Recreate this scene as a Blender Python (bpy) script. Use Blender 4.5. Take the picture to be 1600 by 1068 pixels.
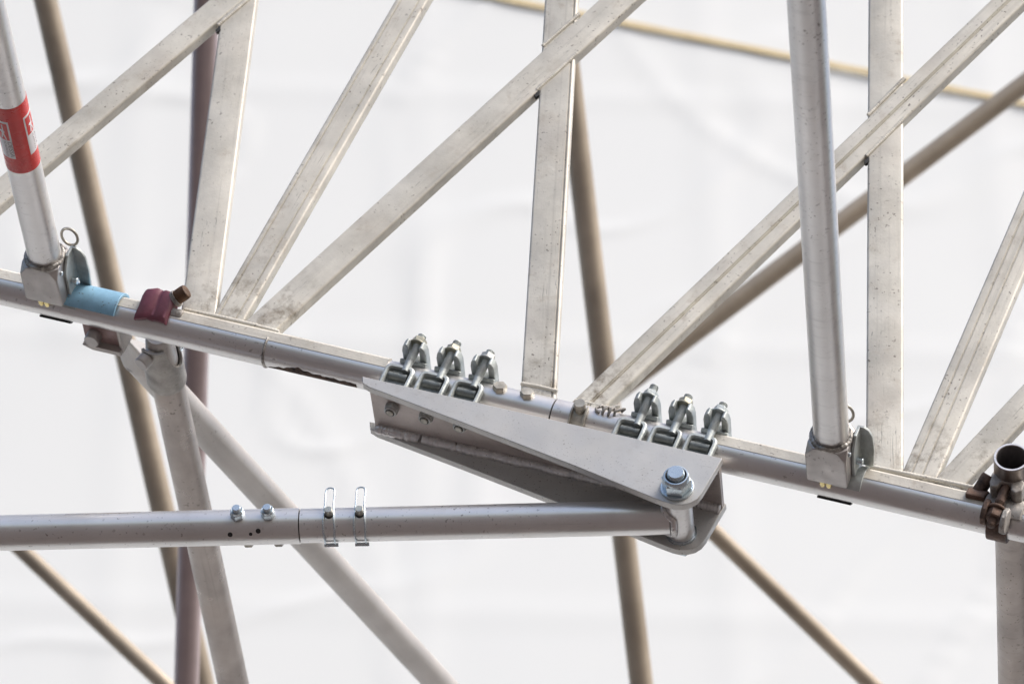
import bpy, math, random
from mathutils import Vector as V3, Matrix as M4, noise
R = math.radians
random.seed(7)
S = bpy.context.scene
for o in list(bpy.data.objects): bpy.data.objects.remove(o)

# ---------------------------------------------------------------- camera
# photograph pixels 1600 x 1068, long lens (8000 px), truss 7.1 m away, camera looks up at a roof truss
FPX, CX, CY, D0 = 8000.0, 800.0, 534.0, 7.1
Zw = V3((583, 9334, -8000)).normalized()              # plumb direction seen in camera axes
Yw = V3((0, 0, -1)); Yw = (Yw - Zw * Yw.dot(Zw)).normalized()
Xw = Yw.cross(Zw)
ROT = M4(((Xw.x, Xw.y, Xw.z), (Yw.x, Yw.y, Yw.z), (Zw.x, Zw.y, Zw.z)))   # camera axes -> world axes
CAM = V3((0, 0, 1.6))
cd = bpy.data.cameras.new('camera'); cam = bpy.data.objects.new('camera', cd)
S.collection.objects.link(cam); S.camera = cam
cam.matrix_world = M4.Translation(CAM) @ ROT.to_4x4()
cd.sensor_width = 36; cd.lens = FPX / 1600 * 36; cd.clip_end = 500
cd.dof.use_dof = True; cd.dof.focus_distance = 7.02; cd.dof.aperture_fstop = cd.lens / 20.0

# ---------------------------------------------------------------- light
SUN_EL, SUN_AZ = R(48), R(126)                         # azimuth from +Y towards +X: high, behind the camera, from the right
w = bpy.data.worlds.new('World'); S.world = w; w.use_nodes = True
nt = w.node_tree; bg = nt.nodes['Background']
sk = nt.nodes.new('ShaderNodeTexSky'); sk.sky_type = 'NISHITA'; sk.sun_disc = False
sk.sun_elevation = SUN_EL; sk.sun_rotation = SUN_AZ; sk.air_density = 1.0; sk.dust_density = 4.0; sk.ozone_density = 0.6
nt.links.new(sk.outputs[0], bg.inputs[0]); bg.inputs[1].default_value = 0.105
sl = bpy.data.lights.new('sun', 'SUN'); sl.energy = 1.5; sl.angle = R(30); sl.color = (1, .97, .935)
so = bpy.data.objects.new('sun', sl); S.collection.objects.link(so)
sd = V3((math.sin(SUN_AZ) * math.cos(SUN_EL), math.cos(SUN_AZ) * math.cos(SUN_EL), math.sin(SUN_EL)))
so.rotation_euler = sd.to_track_quat('Z', 'Y').to_euler(); so.location = CAM + sd * 20
S.view_settings.view_transform = 'Standard'; S.view_settings.look = 'None'
S.view_settings.exposure = 0.98; S.view_settings.gamma = 1

# ---------------------------------------------------------------- the truss frame
def c2w(v): return CAM + ROT @ v
def ray(px, py): return V3(((px - CX) / FPX, (CY - py) / FPX, -1))
def at(px, py, z): return c2w(ray(px, py) * z)         # point seen at a pixel, z metres away
Cc = V3((.976, -.2219, .30)).normalized()
O = c2w(ray(800, 634) * D0)
C = (ROT @ Cc).normalized()                            # along the chord
N = C.cross(V3((0, 0, 1))).normalized()                # horizontal, out of the truss towards the viewer
Mv = N.cross(C).normalized()                           # in the truss plane, across the chord (mostly up)
def s_at(px):                                          # chord position whose centre is seen at pixel column px
    k = (px - CX) / FPX; o = V3(ray(800, 634)) * D0
    return (-k * o.z - o.x) / (Cc.x + k * Cc.z)
def A(s, m, n): return O + C * s + Mv * m + N * n
def FA(s, m=0, n=0):
    p = A(s, m, n)
    return M4(((C.x, Mv.x, N.x, p.x), (C.y, Mv.y, N.y, p.y), (C.z, Mv.z, N.z, p.z), (0, 0, 0, 1)))
def hit(px, py, n):                                    # (s, m) of the pixel on the plane n = const of the truss frame
    d = (ROT @ ray(px, py)); t = ((O + N * n) - CAM).dot(N) / d.dot(N); p = CAM + d * t - O
    return p.dot(C), p.dot(Mv)
def axis_frame(p0, p1, up):                            # X along p0->p1
    x = (p1 - p0).normalized(); y = up.cross(x).normalized(); z = x.cross(y)
    return M4(((x.x, y.x, z.x, p0.x), (x.y, y.y, z.y, p0.y), (x.z, y.z, z.z, p0.z), (0, 0, 0, 1)))

# ---------------------------------------------------------------- materials
def mat(name, col, metallic=0.0, rough=.5, mottle=.12, mscale=14, speck=0.0, speck_col=(.08, .06, .05), streak=0.0, bump=.0,
        stain=0.0, stain_col=(.30, .22, .16), col2=None, speck_scale=160, scratch=0, rvar=1.0, foot=0):
    m = bpy.data.materials.new(name); m.use_nodes = True
    t = m.node_tree; b = t.nodes['Principled BSDF']; L = t.links.new
    tc = t.nodes.new('ShaderNodeTexCoord')
    oi = t.nodes.new('ShaderNodeObjectInfo')
    ad = t.nodes.new('ShaderNodeVectorMath'); ad.operation = 'ADD'
    ml = t.nodes.new('ShaderNodeMath'); ml.operation = 'MULTIPLY'; ml.inputs[1].default_value = 7.3
    L(oi.outputs['Random'], ml.inputs[0]); L(tc.outputs['Object'], ad.inputs[0]); L(ml.outputs[0], ad.inputs[1])
    def nz(scale, detail=5, vec=None, rough_=.6):
        n = t.nodes.new('ShaderNodeTexNoise'); n.inputs['Scale'].default_value = scale
        n.inputs['Detail'].default_value = detail; n.inputs['Roughness'].default_value = rough_
        L(vec or ad.outputs[0], n.inputs['Vector']); return n.outputs['Fac']
    def rng(sock, a, b_, lo=0, hi=1):
        r = t.nodes.new('ShaderNodeMapRange'); r.inputs[1].default_value = a; r.inputs[2].default_value = b_
        r.inputs[3].default_value = lo; r.inputs[4].default_value = hi; L(sock, r.inputs[0]); return r.outputs[0]
    def mix(fac, c1, c2):
        x = t.nodes.new('ShaderNodeMix'); x.data_type = 'RGBA'
        L(fac, x.inputs[0])
        for sck, v in ((x.inputs[6], c1), (x.inputs[7], c2)):
            if isinstance(v, tuple): sck.default_value = (*v, 1)
            else: L(v, sck)
        return x.outputs[2]
    dark = col2 or tuple(c * (1 - 2.2 * mottle) for c in col)
    light = tuple(min(1, c * (1 + mottle * .7)) for c in col)
    f1 = rng(nz(mscale, 7), .32, .68)
    c = mix(f1, dark, light)
    if stain:
        c = mix(rng(nz(mscale * .45, 3.5, rough_=.6), .54, .78, 0, stain), c, stain_col)
    if streak:
        mp = t.nodes.new('ShaderNodeMapping'); mp.inputs['Scale'].default_value = (2.2, 130, 130); L(ad.outputs[0], mp.inputs[0])
        c = mix(rng(nz(1.0, 4, mp.outputs[0]), .55, .75, 0, streak), c, tuple(x * .55 for x in col))
    if scratch:
        for k_, (sx, sy) in enumerate(((7, 420), (60, 380))):
            mp = t.nodes.new('ShaderNodeMapping'); mp.inputs['Scale'].default_value = (sx, sy, sy); mp.inputs['Rotation'].default_value = (0, 0, .0 if k_ == 0 else .5)
            L(ad.outputs[0], mp.inputs[0])
            ln = rng(nz(1.0, 2, mp.outputs[0]), .64, .72); pt = rng(nz(mscale * 1.3, 4), .50, .62, 0, scratch)
            mm = t.nodes.new('ShaderNodeMath'); mm.operation = 'MULTIPLY'; L(ln, mm.inputs[0]); L(pt, mm.inputs[1])
            c = mix(mm.outputs[0], c, tuple(x * .42 for x in col))
        dirt = rng(nz(mscale * 3.5, 9, rough_=.75), .52, .70, 0, min(1, scratch * .95)); dm = rng(nz(mscale * .7, 3), .40, .62)
        mm = t.nodes.new('ShaderNodeMath'); mm.operation = 'MULTIPLY'; L(dirt, mm.inputs[0]); L(dm, mm.inputs[1])
        c = mix(mm.outputs[0], c, tuple(x * f for x, f in zip(col, (.60, .54, .48))))
    if foot:
        sx = t.nodes.new('ShaderNodeSeparateXYZ'); L(tc.outputs['Object'], sx.inputs[0])
        gm = rng(sx.outputs[0], .17, .035); gn = rng(nz(34, 8, rough_=.7), .50, .66, 0, foot)
        mm = t.nodes.new('ShaderNodeMath'); mm.operation = 'MULTIPLY'; L(gm, mm.inputs[0]); L(gn, mm.inputs[1])
        c = mix(mm.outputs[0], c, (.20, .165, .12))
    if speck:
        big = rng(nz(mscale * .8, 3), .42, .62)
        sp = rng(nz(speck_scale, 1.5, rough_=.5), .66, .70)
        mm = t.nodes.new('ShaderNodeMath'); mm.operation = 'MULTIPLY'; L(big, mm.inputs[0]); L(sp, mm.inputs[1])
        m2 = t.nodes.new('ShaderNodeMath'); m2.operation = 'MULTIPLY'; L(mm.outputs[0], m2.inputs[0]); m2.inputs[1].default_value = speck
        c = mix(m2.outputs[0], c, speck_col)
    L(c, b.inputs['Base Color'])
    b.inputs['Metallic'].default_value = metallic
    L(rng(nz(mscale * 1.7, 5), .3, .7, max(.05, rough - .10 * rvar), min(1, rough + .12 * rvar)), b.inputs['Roughness'])
    if bump:
        bp = t.nodes.new('ShaderNodeBump'); bp.inputs['Strength'].default_value = bump; bp.inputs['Distance'].default_value = .002
        L(nz(220, 6), bp.inputs['Height']); L(bp.outputs[0], b.inputs['Normal'])
    return m
ALU = mat('aged_aluminium', (.645, .618, .548), .15, .50, .12, 12, scratch=.9, speck=.7, streak=.40, stain=.50, stain_col=(.40, .345, .29), bump=.15, speck_scale=170)
ALUM = mat('aged_aluminium_member', (.645, .618, .548), .15, .50, .12, 12, scratch=.9, speck=.7, streak=.45, stain=.55, stain_col=(.40, .345, .29), bump=.15, speck_scale=170, foot=.9)
TUBE = mat('bright_aluminium_tube', (.74, .73, .72), .78, .34, .05, 8, speck=.6, streak=.40, stain=.30, speck_scale=190, rvar=.4, scratch=.25, stain_col=(.50, .43, .40))
TUBE2 = mat('dull_tube', (.36, .32, .295), .88, .33, .10, 12, speck=.6, streak=.5, stain=.35, bump=.12)
PLATE = mat('milled_plate', (.55, .545, .525), .35, .42, .04, 12, speck=.5, speck_scale=330, stain=.2, stain_col=(.48,.45,.42), scratch=.3, bump=.06)
CAST = mat('galvanised_casting', (.54, .58, .572), .55, .50, .16, 40, stain=.35, stain_col=(.24, .25, .22), bump=.35)
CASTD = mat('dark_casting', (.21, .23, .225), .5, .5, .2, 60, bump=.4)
ZINC = mat('bright_zinc', (.58, .66, .71), .85, .27, .04, 40, rvar=.3)
BOLT = mat('dull_bolt_steel', (.45, .43, .38), .6, .46, .18, 70, stain=.5, stain_col=(.28, .22, .14), bump=.2)
WELD = mat('weld_metal', (.70, .68, .67), .6, .34, .10, 60, bump=.1)
WELDD = mat('dirty_weld', (.42, .40, .37), .6, .45, .35, 120, bump=.3)
RUST = mat('rusty_steel', (.16, .105, .08), .35, .62, .35, 50, stain=.6, stain_col=(.24, .11, .045), bump=.6)
RUSTL = mat('pitted_grey_casting', (.40, .38, .355), .35, .62, .22, 60, speck=1, speck_scale=260, stain=.5, stain_col=(.16, .11, .08), bump=.6)
CRUST = mat('rust_crust', (.10, .065, .05), .1, .85, .4, 90, stain=.6, stain_col=(.20, .12, .07), bump=.8)
RUSTS = mat('rust_brown', (.22, .13, .06), .1, .7, .3, 80)
BRASS = mat('brass', (.72, .60, .28), .85, .28, .08, 40)
PURPLE = mat('mauve_paint', (.175, .050, .075), .05, .42, .12, 60, speck=.6, stain=.35, stain_col=(.14, .05, .06), bump=.15)
BLUE = mat('worn_blue_paint', (.23, .43, .585), .05, .40, .10, 40, speck=.9, speck_scale=220, stain=.35, stain_col=(.36, .45, .52), bump=.1)
RED = mat('red_sticker', (.62, .035, .03), 0, .28, .06, 30)
WHITE = mat('white_label', (.74, .74, .76), 0, .35, .03, 30)
INK = mat('grey_ink', (.24, .22, .24), 0, .5, .03, 30)
DARK = mat('dark_gap', (.03, .03, .03), .2, .6, .2, 40)
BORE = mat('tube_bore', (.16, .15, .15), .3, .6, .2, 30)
BGT = mat('weathered_tube', (.43, .365, .285), .20, .55, .16, 5, streak=.3, stain=.4, stain_col=(.30, .23, .15))
BGM = mat('mauve_grey_tube', (.50, .41, .41), .6, .42, .10, 5, streak=.3)
BGL = mat('pale_tube', (.50, .475, .45), .45, .45, .08, 6, speck=.4, streak=.3)
STRAP = mat('yellow_webbing', (.70, .58, .36), 0, .8, .05, 30)
SHEET = mat('white_tarpaulin', (.735, .758, .760), 0, .55, .002, 1.2)
GROUND = mat('reddish_bounce_ground', (.088, .070, .064), 0, .8, .15, 1.5)

# ---------------------------------------------------------------- mesh kit
class MB:
    def __init__(s): s.v, s.f = [], []
    def add(s, vs, fs):
        k = len(s.v); s.v += [V3(v) for v in vs]; s.f += [tuple(i + k for i in f) for f in fs]; return s
    def loft(s, rings, cap0=True, cap1=True, closed=False):
        n = len(rings[0]); vs = [p for r in rings for p in r]; fs = []
        K = len(rings)
        for i in range(K if closed else K - 1):
            a, b = i * n, ((i + 1) % K) * n
            for j in range(n): fs.append((a + j, a + (j + 1) % n, b + (j + 1) % n, b + j))
        if not closed:
            if cap0: fs.append(tuple(range(n - 1, -1, -1)))
            if cap1: fs.append(tuple((K - 1) * n + j for j in range(n)))
        return s.add(vs, fs)
    def prism(s, poly, o, u, v, w_, h0, h1):           # 2-D outline in (u, v), extruded along w_
        u, v, w_, o = V3(u), V3(v), V3(w_), V3(o)
        if sum(poly[i][0] * poly[(i + 1) % len(poly)][1] - poly[(i + 1) % len(poly)][0] * poly[i][1] for i in range(len(poly))) * u.cross(v).dot(w_) < 0:
            poly = poly[::-1]
        return s.loft([[o + u * x + v * y + w_ * h for x, y in poly] for h in (h0, h1)])
    def box(s, x0, x1, y0, y1, z0, z1):
        return s.prism([(x0, y0), (x1, y0), (x1, y1), (x0, y1)], (0, 0, 0), (1, 0, 0), (0, 1, 0), (0, 0, 1), z0, z1)
    def lathe(s, prof, o, ax, seg=32, side=None, twist=0):  # prof: (radius, height)
        ax = V3(ax).normalized(); o = V3(o)
        a = V3(side) if side else (V3((0, 0, 1)) if abs(ax.z) < .9 else V3((1, 0, 0)))
        u = (a - ax * a.dot(ax)).normalized(); v = ax.cross(u)
        return s.loft([[o + ax * h + (u * math.cos(t) + v * math.sin(t)) * r for t in [twist + 2 * math.pi * j / seg for j in range(seg)]] for r, h in prof])
    def pipe(s, ro, ri, o, ax, h0, h1, seg=48):
        return s.ringloft([(ro, h0), (ro, h1), (ri, h1), (ri, h0)], o, ax, seg)
    def ringloft(s, prof, o, ax, seg=48):
        ax = V3(ax).normalized(); o = V3(o)
        a = V3((0, 0, 1)) if abs(ax.z) < .9 else V3((1, 0, 0))
        u = (a - ax * a.dot(ax)).normalized(); v = ax.cross(u)
        return s.loft([[o + ax * h + (u * math.cos(t) + v * math.sin(t)) * r for t in [2 * math.pi * j / seg for j in range(seg)]] for r, h in prof], closed=True)
    def hexn(s, af, h0, h1, o, ax, ch=.0012, side=None, twist=0):  # hexagon with chamfered corners
        ax = V3(ax).normalized(); r = af / math.sqrt(3)
        s.lathe([(r * .93, h0), (r, h0 + ch), (r, h1 - ch), (r * .90, h1)], o, ax, 6, side, twist); return s
    def thread(s, r, h0, h1, o, ax, pitch=.0018, seg=20):
        p = []; h = h0
        while h < h1 - pitch:
            p += [(r, h), (r * .90, h + pitch * .5)]; h += pitch
        p += [(r, h), (r, h1 - .001), (r * .85, h1)]
        return s.lathe(p, o, ax, seg)
    def sweep(s, pts, rad, seg=10, closed=False, cap=True):
        pts = [V3(p) for p in pts]; n = len(pts); rings = []; u = None
        for i, p in enumerate(pts):
            if closed: t = pts[(i + 1) % n] - pts[i - 1]
            else: t = pts[min(i + 1, n - 1)] - pts[max(i - 1, 0)]
            t.normalize()
            if u is None: u = t.orthogonal().normalized()
            u = (u - t * u.dot(t)).normalized(); v = t.cross(u)
            r = rad(i / max(1, n - 1)) if callable(rad) else rad
            rings.append([p + (u * math.cos(a) + v * math.sin(a)) * r for a in [2 * math.pi * j / seg for j in range(seg)]])
        return s.loft(rings, cap, cap, closed)
    def bead(s, pts, r, step=.004, squash=1.0, seg=10):  # rippled weld bead along a path
        pts = [V3(p) for p in pts]; q = []; 
        for a, b in zip(pts, pts[1:]):
            k = max(2, int((b - a).length / (step / 4)))
            q += [a.lerp(b, i / k) for i in range(k)]
        q.append(pts[-1]); L = len(q)
        rad = lambda t: r * (.88 + .13 * ((t * L / 4.0) % 1.0) + .10 * noise.noise(V3((t * L * .11, r * 900, 3))) + .16 * noise.noise(V3((t * L * .025, r * 500, 8))))
        return s.sweep(q, rad, seg)
    def shell(s, r0, r1, x0, x1, t0, t1, seg=28):       # arc band about the local X axis; angle 0 = +Z, positive towards +Y
        ring = []
        prof = [(r1, t0 + (t1 - t0) * i / seg) for i in range(seg + 1)] + [(r0, t1 - (t1 - t0) * i / seg) for i in range(seg + 1)]
        return s.loft([[V3((x, r * math.sin(R(t)), r * math.cos(R(t)))) for r, t in prof] for x in (x1, x0)])
WORLD = {}
def rootm(o): return WORLD[o.name]
def mk(name, mb, material, parent=None, frame=None, smooth=35, bevel=0, label=None, seg=2):
    me = bpy.data.meshes.new(name); me.from_pydata([tuple(v) for v in mb.v], [], mb.f); me.update()
    import bmesh
    bm = bmesh.new(); bm.from_mesh(me); bmesh.ops.recalc_face_normals(bm, faces=bm.faces); bm.to_mesh(me); bm.free()
    me.polygons.foreach_set('use_smooth', [True] * len(me.polygons)); me.set_sharp_from_angle(angle=R(smooth))
    me.materials.append(material)
    o = bpy.data.objects.new(name, me); S.collection.objects.link(o)
    fr = frame or M4.Identity(4)
    if parent:
        o.parent = parent; o.matrix_parent_inverse = WORLD[parent.name].inverted()
    o.matrix_basis = fr; WORLD[o.name] = fr.copy()
    if bevel:
        b = o.modifiers.new('bevel', 'BEVEL'); b.width = bevel; b.segments = seg; b.limit_method = 'ANGLE'; b.angle_limit = R(38)
        b.harden_normals = True
    if label: o['label'] = label
    return o
def thing(name, label, cat, frame, group=None):
    o = bpy.data.objects.new(name, None); S.collection.objects.link(o); o.matrix_basis = frame; WORLD[o.name] = frame.copy()
    o.empty_display_size = .02; o['label'] = label; o['category'] = cat
    if group: o['group'] = group
    return o
def tag(o, label, cat, group=None):
    o['label'] = label; o['category'] = cat
    if group: o['group'] = group
    return o
def copy_tree(o, parent=None):
    c = o.copy(); S.collection.objects.link(c); WORLD[c.name] = WORLD[o.name].copy()
    if parent: c.parent = parent
    for ch in o.children: copy_tree(ch, c)
    return c
X, Y, Z = V3((1, 0, 0)), V3((0, 1, 0)), V3((0, 0, 1))
RT = .02415                                             # scaffold tube radius

# ---------------------------------------------------------------- the setting
g = MB().add([(-60, -40, 0), (60, -40, 0), (60, 80, 0), (-60, 80, 0)], [(0, 1, 2, 3)])
go = mk('ground', g, GROUND); go['kind'] = 'structure'  # unseen ground, added for the dark warm undersides of the tubes
WY = 10.9
def sheet_y(x, z):
    p = V3((x, z, 0)); 
    d = .004 * noise.noise(V3((x * .35, z * .5, 1.3))) + (.003) * noise.noise(V3((x * 1.3 + z * .5, z * 1.1 - x * .6, 5.1)))
    d += .0028 * max(0, 1 - abs(noise.noise(V3((x * .9 + z * .35, z * .6, 9.7)))) * 22) 
    d += .0035 * max(0, 1 - abs(noise.noise(V3((x * 1.7 - z * .9, z * 1.3, 2.2)))) * 20)
    d += .0022 * max(0, 1 - abs(((x * .985 + z * .06) % .82) - .41) * 14)   # folds from how it was packed
    d += .0018 * max(0, 1 - abs(((z - x * .05) % .95) - .47) * 14)
    return WY - d
sh = MB(); nx, nz_ = 300, 330
x0_, x1_, z0_, z1_ = -5.5, 5.5, 0.0, 17.0
zs = [z0_ + 8.0 * j / 40 for j in range(40)] + [8.0 + (14 - 8.0) * j / 270 for j in range(270)] + [14 + 3.0 * j / 19 for j in range(20)]
xs = [x0_ + (x1_ - x0_) * i / nx for i in range(nx + 1)]
vs = [(x, sheet_y(x, z), z) for z in zs for x in xs]
k = nx + 1
fs = [(j * k + i, j * k + i + 1, (j + 1) * k + i + 1, (j + 1) * k + i) for j in range(len(zs) - 1) for i in range(nx)]
tarp = mk('tarpaulin', MB().add(vs, fs), SHEET, smooth=80)
tag(tarp, 'large white creased tarpaulin hanging as the wall behind every tube', 'tarpaulin')
def on_sheet(px, py):
    d = ROT @ ray(px, py); t = (WY - CAM.y) / d.y; return CAM + d * t
pa, pb = on_sheet(520, -52), on_sheet(1760, 197)
stv, stf = [], []
for i in range(121):
    p = pa.lerp(pb, i / 120); y = WY - .012
    w_ = .0108 + .0008 * math.sin(i * .7)
    stv += [(p.x, y, p.z - w_), (p.x, y, p.z + w_), (p.x, y + .004, p.z + w_), (p.x, y + .004, p.z - w_)]
for i in range(120):
    for j in range(4): stf.append((i * 4 + j, i * 4 + (j + 1) % 4, i * 4 + 4 + (j + 1) % 4, i * 4 + 4 + j))
tag(mk('webbing_strap', MB().add(stv, stf), STRAP), 'pale yellow webbing strap running along the white tarpaulin', 'strap')

# ---------------------------------------------------------------- far tubes
def straight_tube(name, p0, p1, r, m, label, group=None, wall=.0035):
    fr = axis_frame(p0, p1, Z if abs((p1 - p0).normalized().z) < .95 else Y); L = (p1 - p0).length
    mb = MB().pipe(r, r - wall, (0, 0, 0), X, 0, L, 40)
    o = mk(name, mb, m, None, fr); return tag(o, label, 'tube', group)
def ext(a, b, t): return (b[0] + (b[0] - a[0]) * t, b[1] + (b[1] - a[1]) * t)
def far(a, b, za, zb, r, m, label):
    straight_tube('scaffold_tube', at(*a, za), at(*b, zb), r, m, label)
far((2, -300), (355, 1235), 10.4, 10.4, RT, BGT, 'brown weathered tube behind the beam, passing behind the blue half shell')
far((333, -350), (283, 1350), 9.6, 9.9, RT, BGM, 'mauve grey upright tube just behind the post beside the mauve clamp')
far((-260, 582), (520, 1316), 11.0, 10.6, .0172, BGT, 'thin brown tube sloping below the left length of the tie')
far((841, -290), (1050, 1470), 10.4, 10.4, RT, BGT, 'brown weathered tube passing behind the bracket')
far((955, 618), (1900, -94), 11.2, 11.6, .0222, BGT, 'brown weathered diagonal tube behind the steep diagonal right of the joint')
far((1078, 795), (1640, 1338), 10.6, 10.8, .0180, BGT, 'thin brown tube sloping down away from under the pivot bolt')

# ---------------------------------------------------------------- lattice beams
BD = .020                                               # depth of the welded flat tubes
def member(parent, name, a, b, wpx, nf=.011, groove=None, depth=BD):
    sa, ma = hit(*a, nf); sb, mb_ = hit(*b, nf)
    p0, p1 = A(sa, ma, nf - depth / 2), A(sb, mb_, nf - depth / 2)
    fr = axis_frame(p0, p1, N)                          # local Z ~ N (out of the truss), Y across
    zz = D0 - ((p0 + p1) / 2 - O).dot(ROT @ V3((0, 0, 1))) + 0
    zc = -(ROT.transposed() @ ((p0 + p1) / 2 - CAM)).z
    # true width from the seen width: foreshortening across the member
    L = (p1 - p0).length
    xw = fr.to_3x3() @ Y
    mid = (p0 + p1) / 2
    def pr(p):
        q = ROT.transposed() @ (p - CAM); return V3((q.x / -q.z * FPX, q.y / -q.z * FPX))
    d = pr(p1) - pr(p0); d = V3((d[0], d[1], 0)).normalized()
    e = pr(mid + xw * .01) - pr(mid); e = V3((e[0], e[1], 0)); per = abs(e.x * d.y - e.y * d.x)
    wd = wpx / per * .01
    h, t, r = wd / 2, depth / 2, .0035
    prof = []
    for cx, cy, a0 in ((h - r, t - r, 0), (-h + r, t - r, 90), (-h + r, -t + r, 180), (h - r, -t + r, 270)):
        prof += [(cx + r * math.cos(R(a0 + q)), cy + r * math.sin(R(a0 + q))) for q in (0, 22, 45, 68, 90)]
        if a0 == 0 and groove is not None:
            for gx in sorted([g_ * h for g_ in groove], reverse=True):
                prof += [(gx + .0016, t), (gx + .0007, t - .0022), (gx - .0007, t - .0022), (gx - .0016, t)]
    mb2 = MB(); mb2.loft([[V3((x, y, z)) for y, z in prof] for x in (0, L)])
    o = mk(name, mb2, ALUM, parent, fr, smooth=30)
    return fr, L, wd
def rail(s0, s1):                                       # flat-sided rail along the upper side of the chord, the posts stand on it
    f = .0247
    prof = [(-.0030, .0200), (-.0030, f - .0006), (-.0022, f), (.0125, f), (.0175, .0205), (.0205, .0170), (.0205, -.0170), (.0175, -.0205), (.0125, -f), (-.0022, -f), (-.0030, -.0200)]
    return MB().loft([[V3((s, m, n)) for m, n in prof] for s in (s0, s1)])
def plain_chord(s0, s1, r=RT, n=1):
    return MB().pipe(r, r - .004, (0, 0, 0), X, s0, s1, 64)
sJ = s_at(866.5)                                        # butt joint between the two beams
sRL, sRR = s_at(596), s_at(1122)
beamL = thing('lattice_beam', 'aluminium lattice beam carrying the blue half shell and the mauve clamp, up to the butt joint', 'truss', FA(s_at(430)))
beamR = thing('lattice_beam', 'aluminium lattice beam from the butt joint to the rusty coupler', 'truss', FA(s_at(1380)))
I0 = FA(0)
mk('chord', plain_chord(s_at(-420), sJ - .0011), TUBE, beamL, FA(0))
mk('chord', plain_chord(sJ + .0011, s_at(2000)), TUBE, beamR, FA(0))
mk('rail', rail(s_at(-420), s_at(606)), ALU, beamL, I0, smooth=28)
mk('rail', rail(s_at(1108), s_at(2000)), ALU, beamR, I0, smooth=28)
mk('spigot', MB().pipe(.0205, .017, (0, 0, 0), X, sJ - .06, sJ + .06), DARK, beamL, I0)
V1 = member(beamL, 'post', (305, 525), (401, -200), 53)
D0_ = member(beamL, 'brace', (-120, 400), (560, -176), 35, nf=.0125)
D1_ = member(beamL, 'brace', (352, 503.5), (770, -220), 45, groove=(.62, -.5))
D2_ = member(beamL, 'brace', (396, 518), (1200, -214), 41.5, nf=.0135)
V2a = member(beamL, 'post', (839.5, 640), (889, -200), 53, groove=(-.78,))
D3_ = member(beamR, 'brace', (908, 642), (1800, -215), 41, nf=.0135, groove=(-.12, .02))
V3_ = member(beamR, 'post', (1382, 765), (1384.5, -220), 55.5)
D4_ = member(beamR, 'brace', (1430, 758), (1815, -140), 52, groove=(-.15, .45))
D5_ = member(beamR, 'brace', (1480, 756), (1950, 254), 41, nf=.0125)
# weld beads where a diagonal runs over a post, and round the feet
def bead_px(parent, pts, n, r, m=WELD, name='weld_bead', step=.0035):
    P = []
    for px, py in pts:
        s, m_ = hit(px, py, n); P.append(V3((s, m_, n)))
    mk(name, MB().bead(P, r, step), m, parent, I0, smooth=60)
for par, pl in ((beamL, [(848, 72), (905, 22)]), (beamL, [(838, 141), (901, 84)]), (beamL, [(340, 40), (402, -13)]),
                (beamR, [(1356, 180), (1413, 123)]), (beamR, [(1353, 244), (1412, 186)])):
    bead_px(par, pl, .0118, .0030, ALU)
for par, pl in ((beamL, [(288, 484), (344, 496), (388, 506), (436, 519)]), (beamR, [(1353, 727), (1410, 739), (1470, 751), (1522, 762)])):
    bead_px(par, pl, .0122, .0037, ALU, step=.005)
for par, pl in ((beamL, [(814, 599), (842, 604), (871, 611)]), (beamR, [(898, 625), (930, 632), (955, 638), (968, 634)])):
    bead_px(par, pl, .0112, .0030, ALU, step=.006)
for par, (px, py) in ((beamL, (340.5, 45)), (beamL, (838.5, 146)), (beamR, (1354, 250))):   # dark inserts painting the shade of hollow post ends under the crossing braces
    q = [hit(px + dx, py + dy, .0112) for dx, dy in ((-4, 2), (4, -5.5), (4.5, 3), (-2, 6.5))]
    mk('hollow_shade', MB().prism(q, (0, 0, 0), X, Y, Z, .0060, .0119), DARK, par, I0, bevel=.0006)
# weld ring and rust on the chord of the left beam
ring = [V3((s_at(421) + .010 * max(0, -math.cos(R(t + 60))) , RT * 1.0 * math.sin(R(t)), RT * 1.0 * math.cos(R(t)))) for t in range(4, -150, -4)]
mk('weld_bead', MB().bead(ring, .0022, .003), WELDD, beamL, I0, smooth=60)
cr = MB(); rows = []
sa, sb = s_at(428), s_at(566)
for i in range(61):
    s = sa + (sb - sa) * i / 60
    top = -84 - 9 * noise.noise(V3((s * 40, 0, 0))) - 6 * noise.noise(V3((s * 130, 4, 0))) - 26 * max(0, 1 - i / 14)
    if i > 36: top -= 6
    bot = -116 - 4 * noise.noise(V3((s * 60, 9, 0)))
    rows.append([V3((s, (RT + h) * math.sin(R(t)), (RT + h) * math.cos(R(t)))) for t, h in ((top, -.0002), (top - 2, .0007), ((top + bot) / 2, .0010), (bot + 2, .0006), (bot, -.0003), ((top + bot) / 2, -.0015))])
cr.loft(rows); mk('rust_patch', cr, CRUST, beamL, I0, label='dark rust crust under the chord next to the bracket')
# hexagon bolts through the left chord, next to the joint
for px, th in ((781, 14), (823.5, 14)):
    s = s_at(px); ax = V3((0, math.sin(R(th)), math.cos(R(th))))
    mb = MB().hexn(.0175, 0, .0088, ax * (RT - .0012) + X * s, ax, twist=R(20))
    b = mk('hexagon_bolt', mb, BOLT, beamL, I0, smooth=25)
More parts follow.
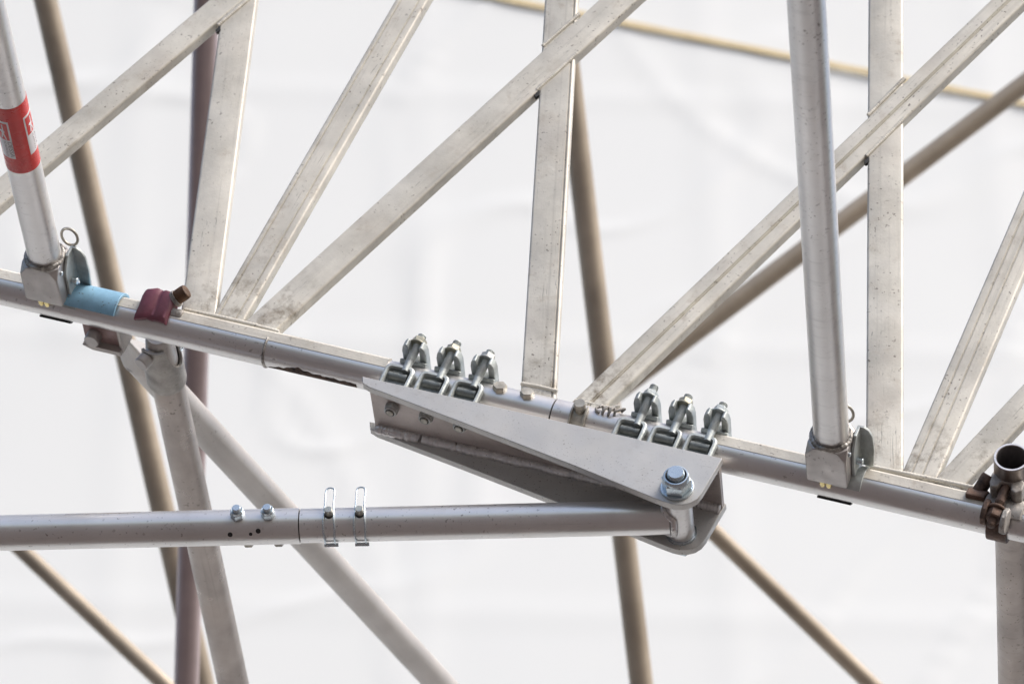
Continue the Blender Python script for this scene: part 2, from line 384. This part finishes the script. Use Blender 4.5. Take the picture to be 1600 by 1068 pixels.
# locking pin with a strap and a twisted wire on the right beam
s = s_at(909)
lp = mk('locking_pin', MB().lathe([(.0078, .018), (.0082, .030), (.0082, .0405), (.0075, .0415)], X * s, Z, 28), BOLT, beamR, I0)
st = MB().shell(RT + .0003, RT + .0036, s - .0105, s + .0105, -62, -4)
mk('strap', st.add(MB().shell(RT + .0003, RT + .0075, s - .0115, s - .0085, -62, 8).v, MB().shell(RT + .0003, RT + .0075, s - .0115, s - .0085, -62, 8).f)
   .add(MB().shell(RT + .0003, RT + .0075, s + .0085, s + .0115, -62, 8).v, MB().shell(RT + .0003, RT + .0075, s + .0085, s + .0115, -62, 8).f), BOLT, beamR, I0, bevel=.0006)
s = s_at(950)
wp = [V3((s - .013 + .022 * q, .0085 + .0062 * math.sin(2 * math.pi * 2.6 * q), RT + .0030 + .0040 * math.cos(2 * math.pi * 2.6 * q))) for q in [i / 90 for i in range(91)]]
tail = [V3((s + .008 + .007 * q + .007 * math.sin(q * 3.1), .010 + .011 * math.sin(q * 2.6), RT + .003 - .006 * q)) for q in [i / 20 for i in range(21)]]
tail2 = [V3((s - .012 - .007 * math.sin(q * 3.0), .002 + .014 * q, RT + .0026 - .003 * q)) for q in [i / 20 for i in range(21)]]
wm = MB().sweep(wp, .0018, 8).sweep(tail, .0018, 8).sweep(tail2, .0018, 8)
mk('tie_wire', wm, RUSTL, beamR, I0, smooth=60, label='twisted wire wound into a knot on the chord')

# ---------------------------------------------------------------- bracket
WEBM = mat('brownish_web', (.50, .45, .425), .35, .45, .08, 20, speck=.4, speck_scale=300, scratch=.4)  # web coloured a little darker and browner than the plates
NT, NB, PT = .038, -.060, .012                          # outer face of the near plate, inner face of the far plate, plate thickness
br = thing('pivot_bracket', 'tapered aluminium channel bracket clamped under the chord by six couplers', 'bracket', FA(s_at(850), -.06, 0))
out = [hit(*p, NT) for p in [(566, 587.5), (566.5, 598), (577, 604.5), (720, 658.5), (898, 727), (1022, 777.5)]]
arc = [hit(*p, NT) for p in [(1038, 783.5), (1052, 787.5), (1066, 788), (1079, 785), (1089, 779), (1096.5, 770)]]
out = out + arc + [hit(1129, 715.5, NT)]
mk('plate', MB().prism(out, (0, 0, 0), X, Y, Z, NT - PT, NT), PLATE, br, I0, bevel=.0010, label='near tapered plate')
mk('plate', MB().prism(out, (0, 0, 0), X, Y, Z, NB - PT, NB), PLATE, br, I0, bevel=.0010, label='far tapered plate')
sWL, sWR = hit(579, 590, NT)[0], out[-1][0] - .002
mB = -.0365
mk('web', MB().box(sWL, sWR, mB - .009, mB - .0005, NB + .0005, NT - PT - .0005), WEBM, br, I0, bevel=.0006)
cuts = [(sWL + .004, sWL + .070), (sWL + .072, sWL + .122), (sWL + .124, sWR - .002)]
for a, b in cuts:
    mk('weld_bead', MB().bead([V3((a + (b - a) * i / 20, mB - .0115 + .0008 * math.sin(i * 1.9 + a * 50), NB + .0025)) for i in range(21)], .0080, .0046), WELD, br, I0, smooth=60)
mk('weld_bead', MB().bead([V3((a_, mB - .011, NT - PT - .002)) for a_ in (sWL + .01, sWR - .002)], .005, .0042), WELD, br, I0, smooth=60)
# pivot bolt
sp, mp_ = hit(1058, 762, NT)
pv = thing('pivot_bolt', 'large bright zinc bolt with lock nut and washer in the bracket', 'bolt', FA(sp, mp_, NT), None)
PF = FA(sp, mp_, 0)
mk('washer', MB().ringloft([(.0228, NT + .0002), (.0228, NT + .0030), (.0221, NT + .0036), (.0120, NT + .0036), (.0120, NT + .0002)], (0, 0, 0), Z), ZINC, pv, PF)
nu = MB(); r6 = .034 / math.sqrt(3)
nu.hexn(.0360, NT + .0036, NT + .0215, (0, 0, 0), Z, .0015, twist=R(8))
mk('lock_nut', nu, ZINC, pv, PF, smooth=25, bevel=.0008)
mk('nut_collar', MB().ringloft([(.0182, NT + .0205), (.0180, NT + .0250), (.0165, NT + .0278), (.0148, NT + .0280), (.0142, NT + .0262), (.0142, NT + .0205)], (0, 0, 0), Z), ZINC, pv, PF)
mk('nylon_insert', MB().ringloft([(.0141, NT + .019), (.0141, NT + .0256), (.0121, NT + .0256), (.0121, NT + .019)], (0, 0, 0), Z), DARK, pv, PF)
mk('shank', MB().lathe([(.0118, NB - .03), (.0118, NT + .018), (.0118, NT + .0280), (.0113, NT + .0290), (.0118, NT + .0300), (.0113, NT + .0310), (.0116, NT + .0330), (.0104, NT + .0344)], (0, 0, 0), Z, 40), ZINC, pv, PF)
mk('bolt_head', MB().hexn(.034, NB - PT - .016, NB - PT - .0004, (0, 0, 0), Z), ZINC, pv, PF, smooth=25)
mk('washer', MB().ringloft([(.0215, NB + .0002), (.0215, NB + .0032), (.0122, NB + .0032), (.0122, NB + .0002)], (0, 0, 0), Z), ZINC, pv, PF)

# ---------------------------------------------------------------- tie tube (two lengths)
nT = -.0245
pe = A(sp, mp_, nT)
qs, qm = hit(0, 832, nT); pw = A(qs, qm, nT)
td = (pw - pe).normalized()
TF = axis_frame(pw + td * .40, pe, N)                   # X runs towards the pivot, Z ~ N, Y across (up)
TL = (pe - pw).length + .40
def t_at(px):                                           # position along the tie seen at pixel column px
    lo, hi = 0, TL
    for _ in range(50):
        mid = (lo + hi) / 2; p = ROT.transposed() @ (TF @ V3((mid, 0, 0)) - CAM)
        if p.x / -p.z * FPX + CX < px: lo = mid
        else: hi = mid
    return lo
tJ = t_at(470)
tieR = thing('tie_tube', 'aluminium tie tube welded to the pivot bushing in the bracket', 'tube', PF)
mk('tube', MB().pipe(.0237, .020, (0, 0, 0), X, tJ + .0008, TL - .013), TUBE, tieR, TF)
mk('bushing', MB().pipe(.0185, .0124, (0, 0, 0), Z, NB + .0036, NT - PT - .0008), TUBE, tieR, PF)
sad = []
for i in range(49):
    t = 2 * math.pi * i / 48; y, z = .0240 * math.sin(t), .0240 * math.cos(t)
    yy = max(-.0182, min(.0182, y)); sad.append(V3((TL - math.sqrt(.0192 ** 2 - yy * yy) - .0015, y * .97, z * .97)))
mk('weld_bead', MB().bead(sad, .0050, .0035), WELD, tieR, TF, smooth=60)
tieL = thing('tie_tube', 'aluminium tie tube with two bolts, sleeved onto the pivoting tie', 'tube', TF @ M4.Translation((tJ - .2, 0, 0)))
mk('tube', MB().pipe(.0247, .0208, (0, 0, 0), X, 0, tJ - .0008), TUBE, tieL, TF)
mk('spigot', MB().pipe(.0199, .016, (0, 0, 0), X, tJ - .10, tJ + .13), DARK, tieL, TF)
for px in (375, 422.5):
    t = t_at(px)
    mb = MB().hexn(.0175, .0242, .0345, X * t, Z, twist=R(px))
    n_ = mk('lock_nut', mb, ZINC, tieL, TF, smooth=25, bevel=.0004)
    mk('nut_collar', MB().ringloft([(.0090, .0340), (.0086, .0372), (.0078, .0380), (.0066, .0376), (.0064, .034)], X * t, Z, 28), ZINC, n_, TF)
    mk('bolt_shank', MB().thread(.0060, -.030, .0435, X * t, Z), ZINC, n_, TF)
    mk('bolt_head', MB().hexn(.0160, -.0355, -.0243, X * (t + .008), Z), BOLT, tieL, TF, smooth=25)
for px, py in ((363, 838.5), (407, 836), (395, 846), (330, 802), (336, 818)):
    t = t_at(px); th = -62 if py > 837 else (-52 if py > 830 else 5)
    ax = V3((0, math.sin(R(th)), math.cos(R(th))))
    if py > 830: mk('drilled_hole', MB().lathe([(.0036 if py < 845 else .0026, .0246), (.0030 if py < 845 else .002, .02485)], X * t, ax, 16), DARK, tieL, TF)
sc = MB(); rw = []
ta, tb = t_at(104), t_at(222)
for i in range(41):
    x = ta + (tb - ta) * i / 40; w_ = 1.2 + 2.4 * max(0, noise.noise(V3((i * .23, 1, 0)))) + (1.5 if 14 < i < 38 else 0); w_ *= min(1, (i + 1) / 10, (41 - i) / 4)
    c_ = 34 + 4 * noise.noise(V3((i * .12, 7, 0))) - .10 * i * 0
    rw.append([V3((x, (.0247 + h) * math.sin(R(a)), (.0247 + h) * math.cos(R(a)))) for a, h in ((c_ + w_, -.0003), (c_, .0002), (c_ - w_, -.0003))])
mk('rust_scratch', sc.loft(rw), RUSTS, tieL, TF, label='long rusty scratch along the tube')
# spring clip pins
def clip(px, first):
    t = t_at(px); F = TF @ M4.Translation((t, 0, 0))
    o = thing('spring_clip_pin', 'pin held by a looped wire clip round the tie, nearer the sleeve joint' if first else 'pin held by a looped wire clip round the tie, nearer the bracket', 'clip', F, 'spring clip pins on the tie')
    mk('pin', MB().lathe([(.0052, -.030), (.0052, .0305), (.0058, .031), (.0058, .0342), (.0050, .0350)], (0, 0, 0), Z, 24), BRASSZ, o, F)
    mk('pin_hole', MB().lathe([(.0072, .0222), (.0066, .0242)], (0, 0, 0), Z, 20), DARK, o, F)
    w_ = .0072
    arc = [(.0268 * math.sin(R(a)), .0268 * math.cos(R(a))) for a in range(-118, 11, 6)]
    up = [(.0128, .0285), (.024, .0285), (.034, .0280)]
    left = [V3((-w_ + .0006 * math.sin(i * .4), y, z)) for i, (y, z) in enumerate(arc + up)]
    top = [V3((-w_ * math.cos(a) * .8, .038 + .0050 * math.sin(a), .0278)) for a in [math.pi * i / 10 for i in range(11)]]
    right = [V3((w_ - .0006 * math.sin(i * .4), y, z)) for i, (y, z) in enumerate(arc + up)][::-1]
    left = [V3((p.x * (1 if p.y < .012 else .85), p.y, p.z)) for p in left]; right = [V3((p.x * (1 if p.y < .012 else .85), p.y, p.z)) for p in right]
    mk('wire_clip', MB().sweep(left + top + right, .0012, 8), ZINC, o, F, smooth=60)
    y0, z0 = arc[0]
    mk('clip_bar', MB().prism([(-.0088, -.0024), (.0108, -.0024), (.0108, .0024), (-.0088, .0024)], (0, y0 - .001, z0), X, V3((0, .5, .86)), V3((0, -.86, .5)), -.002, .0020), ZINC, o, F, bevel=.0008)
BRASSZ = mat('yellow_zinc', (.52, .52, .46), .8, .34, .1, 60)
clip(517, True); clip(565, False)

# ---------------------------------------------------------------- half couplers
def half_coupler(frame, label):
    o = thing('half_coupler', label, 'coupler', frame, 'half couplers clamping the bracket to the chord')
    F = frame; k = -.0075                               # body sits slightly beside its bolt
    body = MB().shell(RT + .0002, RT + .0048, k - .018, k + .018, -175, -2)
    body.box(k - .020, k + .020, -.0363, -.0235, -.026, .0255)
    mk('saddle', body, CAST, o, F, bevel=.001)
    fr_ = MB()
    def rr(hw, y0, y1, r):
        P = []
        for cx, cy, a0 in ((hw - r, y1 - r, 0), (-hw + r, y1 - r, 90), (-hw + r, y0 + r, 180), (hw - r, y0 + r, 270)):
            P += [(cx + r * math.cos(R(a0 + q)), cy + r * math.sin(R(a0 + q))) for q in (0, 30, 60, 90)]
        return P
    a, b = rr(.0215, -.0430, -.0005, .0090), rr(.0155, -.0390, -.0075, .0045)
    z0, z1, z2 = .0265, .0343, .0362
    ai = rr(.0195, -.0414, -.0025, .0075)
    fr_.loft([[V3((x + k, y, z)) for x, y in P] for P, z in ((a, z0), (a, z1), (ai, z2), (rr(.0170, -.0400, -.0058, .0055), z2), (b, z1 - .001), (b, z0))], closed=True)
    mk('bolt_frame', fr_, CAST, o, F, smooth=40)
    mk('bolt_foot', MB().sweep([V3((k - .0135 + .027 * i / 12, -.0185, .0290)) for i in range(13)], .0062, 14), CASTD, o, F)
    mk('frame_floor', MB().box(k - .017, k + .017, -.0360, -.006, .0250, .0275), CASTD, o, F)
    bz = .0335
    st = MB().lathe([(.0050, -.010), (.0054, -.004), (.0056, .006), (.0060, .008)], (0, 0, bz), Y, 20)
    st.thread(.0062, .008, .0600 + random.uniform(-.002, .003), (0, 0, bz), Y, .0017, 20)
    mk('swing_bolt', st, CAST, o, F, smooth=50)
    nn = MB().lathe([(.0125, .0395), (.0128, .0410), (.0120, .0425), (.0105, .0435)], (0, 0, bz), Y, 28)
    nn.hexn(.0185, .0432, .0515, (0, 0, bz), Y, twist=R(random.uniform(0, 60)))
    mk('flange_nut', nn, random.choice((BRASSN, ZINCD, CAST)), o, F, smooth=25, bevel=.0004)
    flap = MB().shell(RT + .0003, RT + .0065, -.019, .019, 38, 172)
    mk('flap', flap, CAST, o, F, bevel=.001)
    for sx in (-1, 1):
        e = [(.0078, .0070), (.0178, .0060), (.0182, .0330), (.0165, .0420), (.0125, .0475), (.0098, .0480), (.0080, .0440)]
        mk('flap_ear', MB().prism([(sx * x, z) for x, z in e], (0, 0, 0), X, Z, Y, .0255, .0385), CAST, o, F, bevel=.0014)
    mk('flap_bridge', MB().box(-.0178, .0178, .0200, .0392, -.014, .0150), CAST, o, F, bevel=.0025)
    nb = MB().hexn(.0188, 0, .0085, (k, -.0458, -.003), -Y, twist=R(random.uniform(0, 60)))
    ln = mk('lock_nut', nb, ZINCD, o, F, smooth=25, bevel=.0006)
    mk('nut_collar', MB().ringloft([(.0092, .008), (.0090, .0112), (.0080, .0122), (.0068, .0118), (.0066, .008)], (k, -.0458, -.003), -Y, 32), ZINCD, ln, F)
    mk('nylon_insert', MB().ringloft([(.0067, .009), (.0067, .0116), (.0055, .0116), (.0055, .009)], (k, -.0458, -.003), -Y, 32), DARK, ln, F)
    mk('bolt_tip', MB().lathe([(.0053, -.03), (.0053, .0125), (.0047, .0135)], (k, -.0458, -.003), -Y, 24), BOLT, ln, F)
    return o
BRASSN = mat('yellowed_zinc', (.50, .48, .38), .6, .42, .15, 60, stain=.5, stain_col=(.36, .30, .26))
ZINCD = mat('dull_zinc', (.50, .51, .49), .6, .45, .12, 60, stain=.4, stain_col=(.36, .30, .28))
words = ['half coupler at the narrow tip of the bracket', 'middle half coupler of the three near the narrow tip of the bracket', 'half coupler beside the two hexagon bolts on the chord',
         'half coupler beside the knotted wire on the chord', 'middle half coupler of the three near the pivot bolt', 'half coupler at the wide end of the bracket by the pivot bolt']
for px, wd in zip((640, 693.5, 747, 1001.5, 1056, 1110.5), words):
    half_coupler(FA(s_at(px)) @ M4.Rotation(R(random.uniform(-1.0, 1.0)), 4, 'X'), 'galvanised ' + wd)

# ---------------------------------------------------------------- purlins standing out of the truss
def purlin(px, label, rx=.028):
    F = FA(s_at(px)); o = thing('purlin', label, 'purlin', F)
    mk('tube', MB().pipe(RT, .0205, (0, 0, 0), Z, .088, 1.9, 64), TUBE, o, F)
    hs = .029
    b = MB()
    sq = lambda h, c_, z: [V3((x * (h if True else 1), y * h, z)) for x, y in ((-1, -1 + c_), (-1 + c_, -1), (1 - c_, -1), (1, -1 + c_), (1, 1 - c_), (1 - c_, 1), (-1 + c_, 1), (-1, 1 - c_))]
    b.loft([sq(.0285, .06, .026), sq(.0290, .06, .030), sq(.0292, .06, .080), sq(.0282, .38, .0945), sq(.0262, .55, .0965)])
    mk('socket_block', b, BLOCK, o, F, smooth=25, bevel=.0012)
    ringp = [V3((.0262 * math.cos(t), .0262 * math.sin(t), .0965 + .0008 * math.sin(7 * t))) for t in [2 * math.pi * i / 60 for i in range(61)]]
    mk('weld_bead', MB().bead(ringp, .0042, .0040), WELDD, o, F, smooth=60)
    mk('saddle', MB().shell(RT + .0003, RT + .0042, -.024, .044, -52, 128), CAST, o, F, bevel=.0006)
    # locking lever plate beside the block: bent plate with rounded top
    lev = [(.033, .020), (.050, .020), (.052, .055), (.0505, .082), (.0455, .094), (.039, .099), (.031, .099)]
    mk('lever', MB().prism(lev, (0, 0, 0), X, Z, Y, .022, .0265), CAST, o, F, bevel=.001)
    mk('lever_flange', MB().prism([(.026, .030), (.026, .099), (.006, .099), (-.008, .076), (-.008, .030)], (0, 0, 0), Y, Z, X, .0293, .0335), CAST, o, F, bevel=.001)
    mk('lever_pivot', MB().lathe([(.0052, .028), (.0052, .041), (.0044, .042)], (0, .004, .050), X, 20), ZINC, o, F)
    mk('lever_rivet', MB().lathe([(.0034, .0290), (.0034, .0306), (.0026, .0314)], (0, -.014, .082), X, 16), ZINC, o, F)
    rg = [V3((rx + .0125 * math.cos(t), .030 + .002 * math.sin(t), .112 + .0150 * math.sin(t))) for t in [2 * math.pi * i / 40 for i in range(40)]]
    mk('pull_ring', MB().sweep(rg, .0021, 10, closed=True), BOLT, o, F, smooth=60)
    for x in (-.0045, .0045):
        mk('brass_stud', MB().lathe([(.0042, .026), (.0042, .016), (.0030, .0125)], (x - .003, -.0243, .003), Z, 20), BRASS, o, F)
    mk('lower_jaw', MB().shell(RT + .0005, RT + .0036, -.018, .030, -152, -127), DARK, o, F, bevel=.0008)
    return o, F
BLOCK = mat('socket_aluminium', (.47, .445, .43), .70, .40, .10, 25, speck=.5, streak=.2, bump=.1)
puR, FR_ = purlin(1303, 'round aluminium purlin standing on the chord between the pivot bolt and the rusty coupler', .0095)
puL, FL_ = purlin(86, 'round aluminium purlin with a red sticker standing on the chord beside the blue half shell')
# sticker on the left purlin: bent round the tube; angle 0 = +X (right), -90 = towards the viewer below
def purlin_n(px, py, F):
    lo, hi = 0, 1.5
    for _ in range(50):
        mid = (lo + hi) / 2; p = ROT.transposed() @ (F @ V3((0, 0, mid)) - CAM)
        if CY - p.y / -p.z * FPX > py: lo = mid
        else: hi = mid
    return lo
n0, n1 = purlin_n(0, 251, FL_), purlin_n(0, 151, FL_)
def bent(poly2, r):                                      # list of (angle deg, z) loops
    return [V3((r * math.cos(R(a)), r * math.sin(R(a)), z)) for a, z in poly2]
def patch(a0, a1, z0, z1, r, seg=24):
    return MB().loft([bent([(a0 + (a1 - a0) * i / seg, z) for i in range(seg + 1)], r) + bent([(a1 - (a1 - a0) * i / seg, z) for i in range(seg + 1)], r - .0003) for z in (z0, z1)])
stk = mk('sticker', patch(-205, 88, n0, n1, RT + .0004, 60), RED, puL, FL_, label='red sticker wrapped round the tube')
H = n1 - n0
def label_panel(ac, wdeg):
    a0, a1 = ac - wdeg / 2, ac + wdeg / 2
    zA, zB = n0 + H * .23, n0 + H * .80
    mk('label_panel', patch(a0, a1, zA, zB, RT + .0006), WHITE, stk, FL_)
    zc = zA + (zB - zA) * .50
    mk('logo_panel', patch(a0 + 6, a1 - 6, zc, zB - H * .03, RT + .0008), RED, stk, FL_)
    fig = [(.28, .10), (.42, .42), (.22, .52), (.30, .60), (.50, .58), (.52, .92), (.60, .90), (.62, .58), (.70, .50), (.60, .40), (.78, .05), (.70, .03), (.52, .32), (.38, .08)]
    pf = [(a0 + 6 + (wdeg - 12) * x, zc + (zB - H * .03 - zc) * y) for x, y in fig]
    mk('logo_figure', MB().loft([bent(pf, RT + .0009), bent(pf, RT + .0011)]), WHITE, stk, FL_)
    for txt, row, size in (('DESSA', .70, 1.0), ('SCAFFOLD', .42, .8)):
        cu = bpy.data.curves.new('lettering', 'FONT'); cu.body = txt; cu.size = 1
        to = bpy.data.objects.new('lettering', cu); S.collection.objects.link(to)
        me = to.to_mesh(); vs = [v.co.copy() for v in me.vertices]; fs = [tuple(p.vertices) for p in me.polygons]; to.to_mesh_clear()
        bpy.data.objects.remove(to); bpy.data.curves.remove(cu)
        wmax = max(v.x for v in vs); k = (zc - zA) * .84 / wmax
        dz = k / RT * 180 / math.pi * .85                 # letters read down the tube
        mbt = MB().add([bent([(a0 + wdeg * row + v.y * dz, zc - H * .02 - v.x * k)], RT + .0009)[0] for v in vs], fs)
        mk('lettering', mbt, INK, stk, FL_)
label_panel(-104, 52); label_panel(2, 56)

# ---------------------------------------------------------------- blue half shell, mauve clamp
F = FA(s_at(150))
bl = thing('half_shell', 'worn blue painted half shell lying on the chord beside the stickered purlin', 'half shell', F)
mk('shell', MB().shell(RT + .0035, RT + .0080, -.038, .040, -44, 96, 40), BLUE, bl, F, bevel=.001)
mk('lining', MB().shell(RT + .0003, RT + .0034, -.034, .026, -36, 92, 40), PLATE, bl, F)
F = FA(s_at(246))
pu = thing('clamp_cap', 'mauve painted clamp with a rusty bolt sitting on the chord', 'clamp', F)
cap = MB()
prof = [(-.014, .0215), (-.0165, .0285), (-.010, .0335), (.004, .0355), (.020, .0415), (.031, .0405), (.036, .0330), (.036, .0180), (.020, .0130), (.0, .0240)]
cap.loft([[V3((x, m + dm, n * sc)) for m, n in prof] for x, sc, dm in ((-.025, .88, -.005), (-.021, .97, -.004), (-.007, 1.03, 0), (.001, .94, 0), (.006, 1.0, .0005), (.019, .97, 0), (.023, .86, -.001))])
mk('cap', cap, PURPLE, pu, F, smooth=50, bevel=.0022, seg=3)
mk('washer', MB().lathe([(.0125, .0), (.0125, .005)], (.020, .026, .030), V3((.72, .50, .48)), 28), RUSTL, pu, F)
bh = MB().lathe([(.0105, .002), (.0108, .015), (.0100, .0185), (.0085, .0195)], (.022, .028, .032), V3((.72, .50, .48)), 24)
RUSTO = mat('orange_rust', (.135, .07, .035), .2, .65, .3, 60, stain=.6, stain_col=(.10, .055, .03), bump=.6)
mk('bolt_head', bh, RUSTO, pu, F)
mk('hinge_lug', MB().lathe([(.008, -.012), (.009, -.008), (.009, .010), (.007, .013)], (.026, .008, .020), X, 20), RUSTL, pu, F)

# ---------------------------------------------------------------- braces under the chord on the left
F = FA(s_at(165))
pb0, pb1 = at(183, 522, 7.47), at(760, 1146, 8.9)
gb = thing('brace_tube', 'pale brace tube with a flattened bolted end under the chord', 'tube', M4.Translation(pb0))
FB = axis_frame(pb0, pb1, N)
mk('tube', MB().pipe(RT, .0205, (0, 0, 0), X, .085, (pb1 - pb0).length), BGL, gb, FB)
fl = MB(); rings = []
for x, wy, wz in ((-.012, .030, .0040), (.030, .031, .0045), (.055, .029, .011), (.078, .0258, .021), (.090, .0246, .0242)):
    rings.append([V3((x, wy * math.copysign(abs(math.cos(t)) ** .6, math.cos(t)), wz * math.copysign(abs(math.sin(t)) ** .7, math.sin(t)))) for t in [2 * math.pi * i / 40 for i in range(40)]])
fl.loft(rings); mk('flattened_end', fl, BGL, gb, FB, smooth=60)
lug = thing('hanging_lug', 'small steel lug with a round pin hanging under the chord beside the pale brace', 'bracket', F)
PINKP = mat('pinkish_primer', (.36, .25, .24), .2, .5, .12, 50, bump=.1)
a_ = hit(128, 500, -.020); b_ = hit(186, 514, -.020)
mk('lug_plate', MB().box(a_[0] + .003, b_[0], -.0150, -.0105, -.052, -.008), PINKP, lug, I0, bevel=.0008)
mk('lug_foot', MB().prism([(a_[0] + .003, -.054), (a_[0] + .018, -.060), (b_[0] + .004, -.060), (b_[0] + .004, -.0515), (a_[0] + .003, -.0515)], (0, 0, 0), X, Z, Y, -.026, .012), BGL, lug, I0, bevel=.0008)
mk('lug_pin', MB().lathe([(.0100, 0), (.0112, .001), (.0112, .014), (.0104, .0155)], (a_[0] + .021, -.0150, -.0365), -Y, 28), BLOCK, lug, I0)
mk('lug_cheek', MB().box(b_[0] + .001, b_[0] + .006, -.020, .012, -.060, -.008), BGL, lug, I0, bevel=.0008)
# ledger brace with forked head
pl0, pl1 = at(247, 528, 7.31), at(402, 1240, 8.15)
lg = thing('brace_tube', 'dull weathered brace tube with a forked pinned head under the mauve clamp', 'tube', M4.Translation(pl0))
FLg = axis_frame(pl0, pl1, N)
mk('tube', MB().pipe(RT, .0205, (0, 0, 0), X, .085, (pl1 - pl0).length), TUBE2, lg, FLg)
def pix_of(p):
    q = ROT.transposed() @ (p - CAM); return q.x / -q.z * FPX + CX, CY - q.y / -q.z * FPX
FORK = mat('dark_grey_steel', (.35, .33, .305), .6, .45, .18, 40, speck=.5, bump=.2)
# head: a sleeve with a slot cut into its near side, its rim curving down between two cheeks
vd = (FLg.to_3x3().transposed() @ (CAM - pl0)).normalized(); va = math.degrees(math.atan2(vd.y, vd.z))
rt = FLg.to_3x3().transposed() @ (ROT @ V3((1, 0, 0))); SG = 1 if (V3((0, math.sin(R(va + 90)), math.cos(R(va + 90)))).dot(rt) > 0) else -1   # angle of the side that faces the viewer
def sleeve(ro, ri):
    rg = []; seg = 72
    for i in range(seg):
        t = 360 * i / seg; dlt = abs((t - (va + SG * 60) + 180) % 360 - 180); d2 = abs((t - (va + SG * 240) + 180) % 360 - 180)
        cut = max(0, 1 - (min(dlt, d2) / 46) ** 2) ** .5 if min(dlt, d2) < 46 else 0
        xt = .004 + .046 * cut
        rg.append([V3((x, r * math.sin(R(t)), r * math.cos(R(t)))) for x, r in ((xt, ro), (.088, ro + .0006), (.096, ro - .0012), (.096, ri), (xt, ri))])
    return MB().loft(rg, closed=True)
mk('fork_head', sleeve(.0285, .0245), FORK, lg, FLg, smooth=50)
side_ax = V3((0, math.sin(R(va - SG * 48)), math.cos(R(va - SG * 48))))
mk('cross_pin', MB().lathe([(.0098, -.030), (.0098, .030), (.0112, .0305), (.0112, .042), (.0100, .0435)], (.016, 0, 0), side_ax, 28), BLOCK, lg, FLg)
mk('inner_tongue', MB().lathe([(.015, -.004), (.0185, .0), (.0225, .030), (.0225, .075)], (0, 0, 0), X, 28), BGL, lg, FLg)
vr = V3((0, math.sin(R(va + SG * 90)), math.cos(R(va + SG * 90))))
rg = [V3((.026 + .009 * math.cos(t), 0, 0)) + vr * (.0300 + .0025 * math.sin(t)) + V3((0, vr.z, -vr.y)) * (.006 * math.sin(t)) for t in [2 * math.pi * i / 30 for i in range(30)]]
mk('cotter_ring', MB().sweep(rg, .0014, 8, closed=True), ZINC, lg, FLg, smooth=60)

# ---------------------------------------------------------------- open tube and rusty coupler on the right
F = FA(s_at(1565))
ot = thing('scaffold_tube', 'open ended tube held to the chord by the rusty coupler', 'tube', F @ M4.Translation((0, .0490, 0)))
FO = F @ M4.Translation((0, .0490, 0))
mk('tube_wall', MB().ringloft([(RT, -1.6), (RT, .0735), (RT - .0006, .0743), (.0212, .0743), (.0206, .0735), (.0206, -1.6)], (0, 0, 0), Z, 64), TUBE2, ot, FO)
BRIGHT = mat('cut_aluminium', (.78, .78, .79), .5, .35, .05, 60)
mk('cut_rim', MB().ringloft([(RT - .0003, .0744), (RT - .0006, .0752), (.0210, .0752), (.0207, .0744)], (0, 0, 0), Z, 64), BRIGHT, ot, FO)
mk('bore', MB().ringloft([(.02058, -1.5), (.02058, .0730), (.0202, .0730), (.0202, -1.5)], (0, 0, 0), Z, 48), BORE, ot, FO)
rc = thing('scaffold_coupler', 'rusty right angle coupler joining the open ended tube to the chord', 'coupler', F)
bd = MB()
bd.loft([[V3((x, y, z)) for x, y in ((-.022, .020), (-.022, .032), (-.018, .036), (.018, .036), (.024, .030), (.024, .016), (.016, .010), (.009, .014), (.007, .024), (-.006, .024), (-.010, .014), (-.018, .012))] for z in (.0245, .0310, .0480, .0505)])
mk('body', bd, RUSTL, rc, F, bevel=.0022, seg=3)
mk('saddle', MB().shell(RT + .0004, RT + .0065, -.024, .030, -30, 150), RUSTL, rc, F, bevel=.001)
side = MB().shell(RT + .0004, RT + .009, -.052, -.025, 6, 150)
mk('hinge_half', side, RUST, rc, F, bevel=.002)
tubeclip = MB()
mk('hinge_knuckle', MB().lathe([(.0085, -.018), (.0095, -.014), (.0095, .014), (.0085, .018)], (-.036, .028, .024), V3((.3, .8, .5)), 20), RUST, rc, F)
ub = MB()
prof = [(RT + .0004, t) for t in range(0, 361, 8)]
mk('tube_band', MB().ringloft([(RT + .0003, -.016), (RT + .0055, -.015), (RT + .0060, .012), (RT + .0045, .0165), (RT + .0003, .0165)], (0, .0490, .010), Z), RUSTL, rc, F)
bx, bz = -.001, .0400
stb = MB().lathe([(.0066, -.024), (.0066, .004)], (bx, 0, bz), -Y, 20); stb.thread(.0064, .004, .046, (bx, 0, bz), -Y, .0019, 20)
mk('bolt', stb, RUST, rc, F, smooth=50)
nb = MB().lathe([(.0140, .016), (.0150, .018), (.0140, .0205)], (bx, 0, bz), -Y, 28); nb.hexn(.0215, .0203, .0345, (bx, 0, bz), -Y, .002, twist=R(14))
mk('nut', nb, RUST, rc, F, smooth=25, bevel=.0008)
for sx in (-1, 1):
    e = [(-.010, .022), (-.006, .036), (-.010, .0460), (-.020, .0520), (-.032, .0510), (-.042, .0420), (-.0425, .030), (-.034, .018), (-.022, .012)]
    e = [(y + (.004 if sx < 0 else -.004), z) for y, z in e]
    x0, x1 = (sx * .0185, sx * .0105) if sx < 0 else (.0105, .0185)
    mb = MB().loft([[V3((x + bx, y, z)) for y, z in e] for x in (x0, x1)])
    mk('flap_ear', mb, RUST if sx < 0 else RUSTL, rc, F, bevel=.0026, seg=3)
mk('flap', MB().shell(RT + .0004, RT + .0062, -.014, .014, -160, -52), RUST, rc, F, bevel=.001)
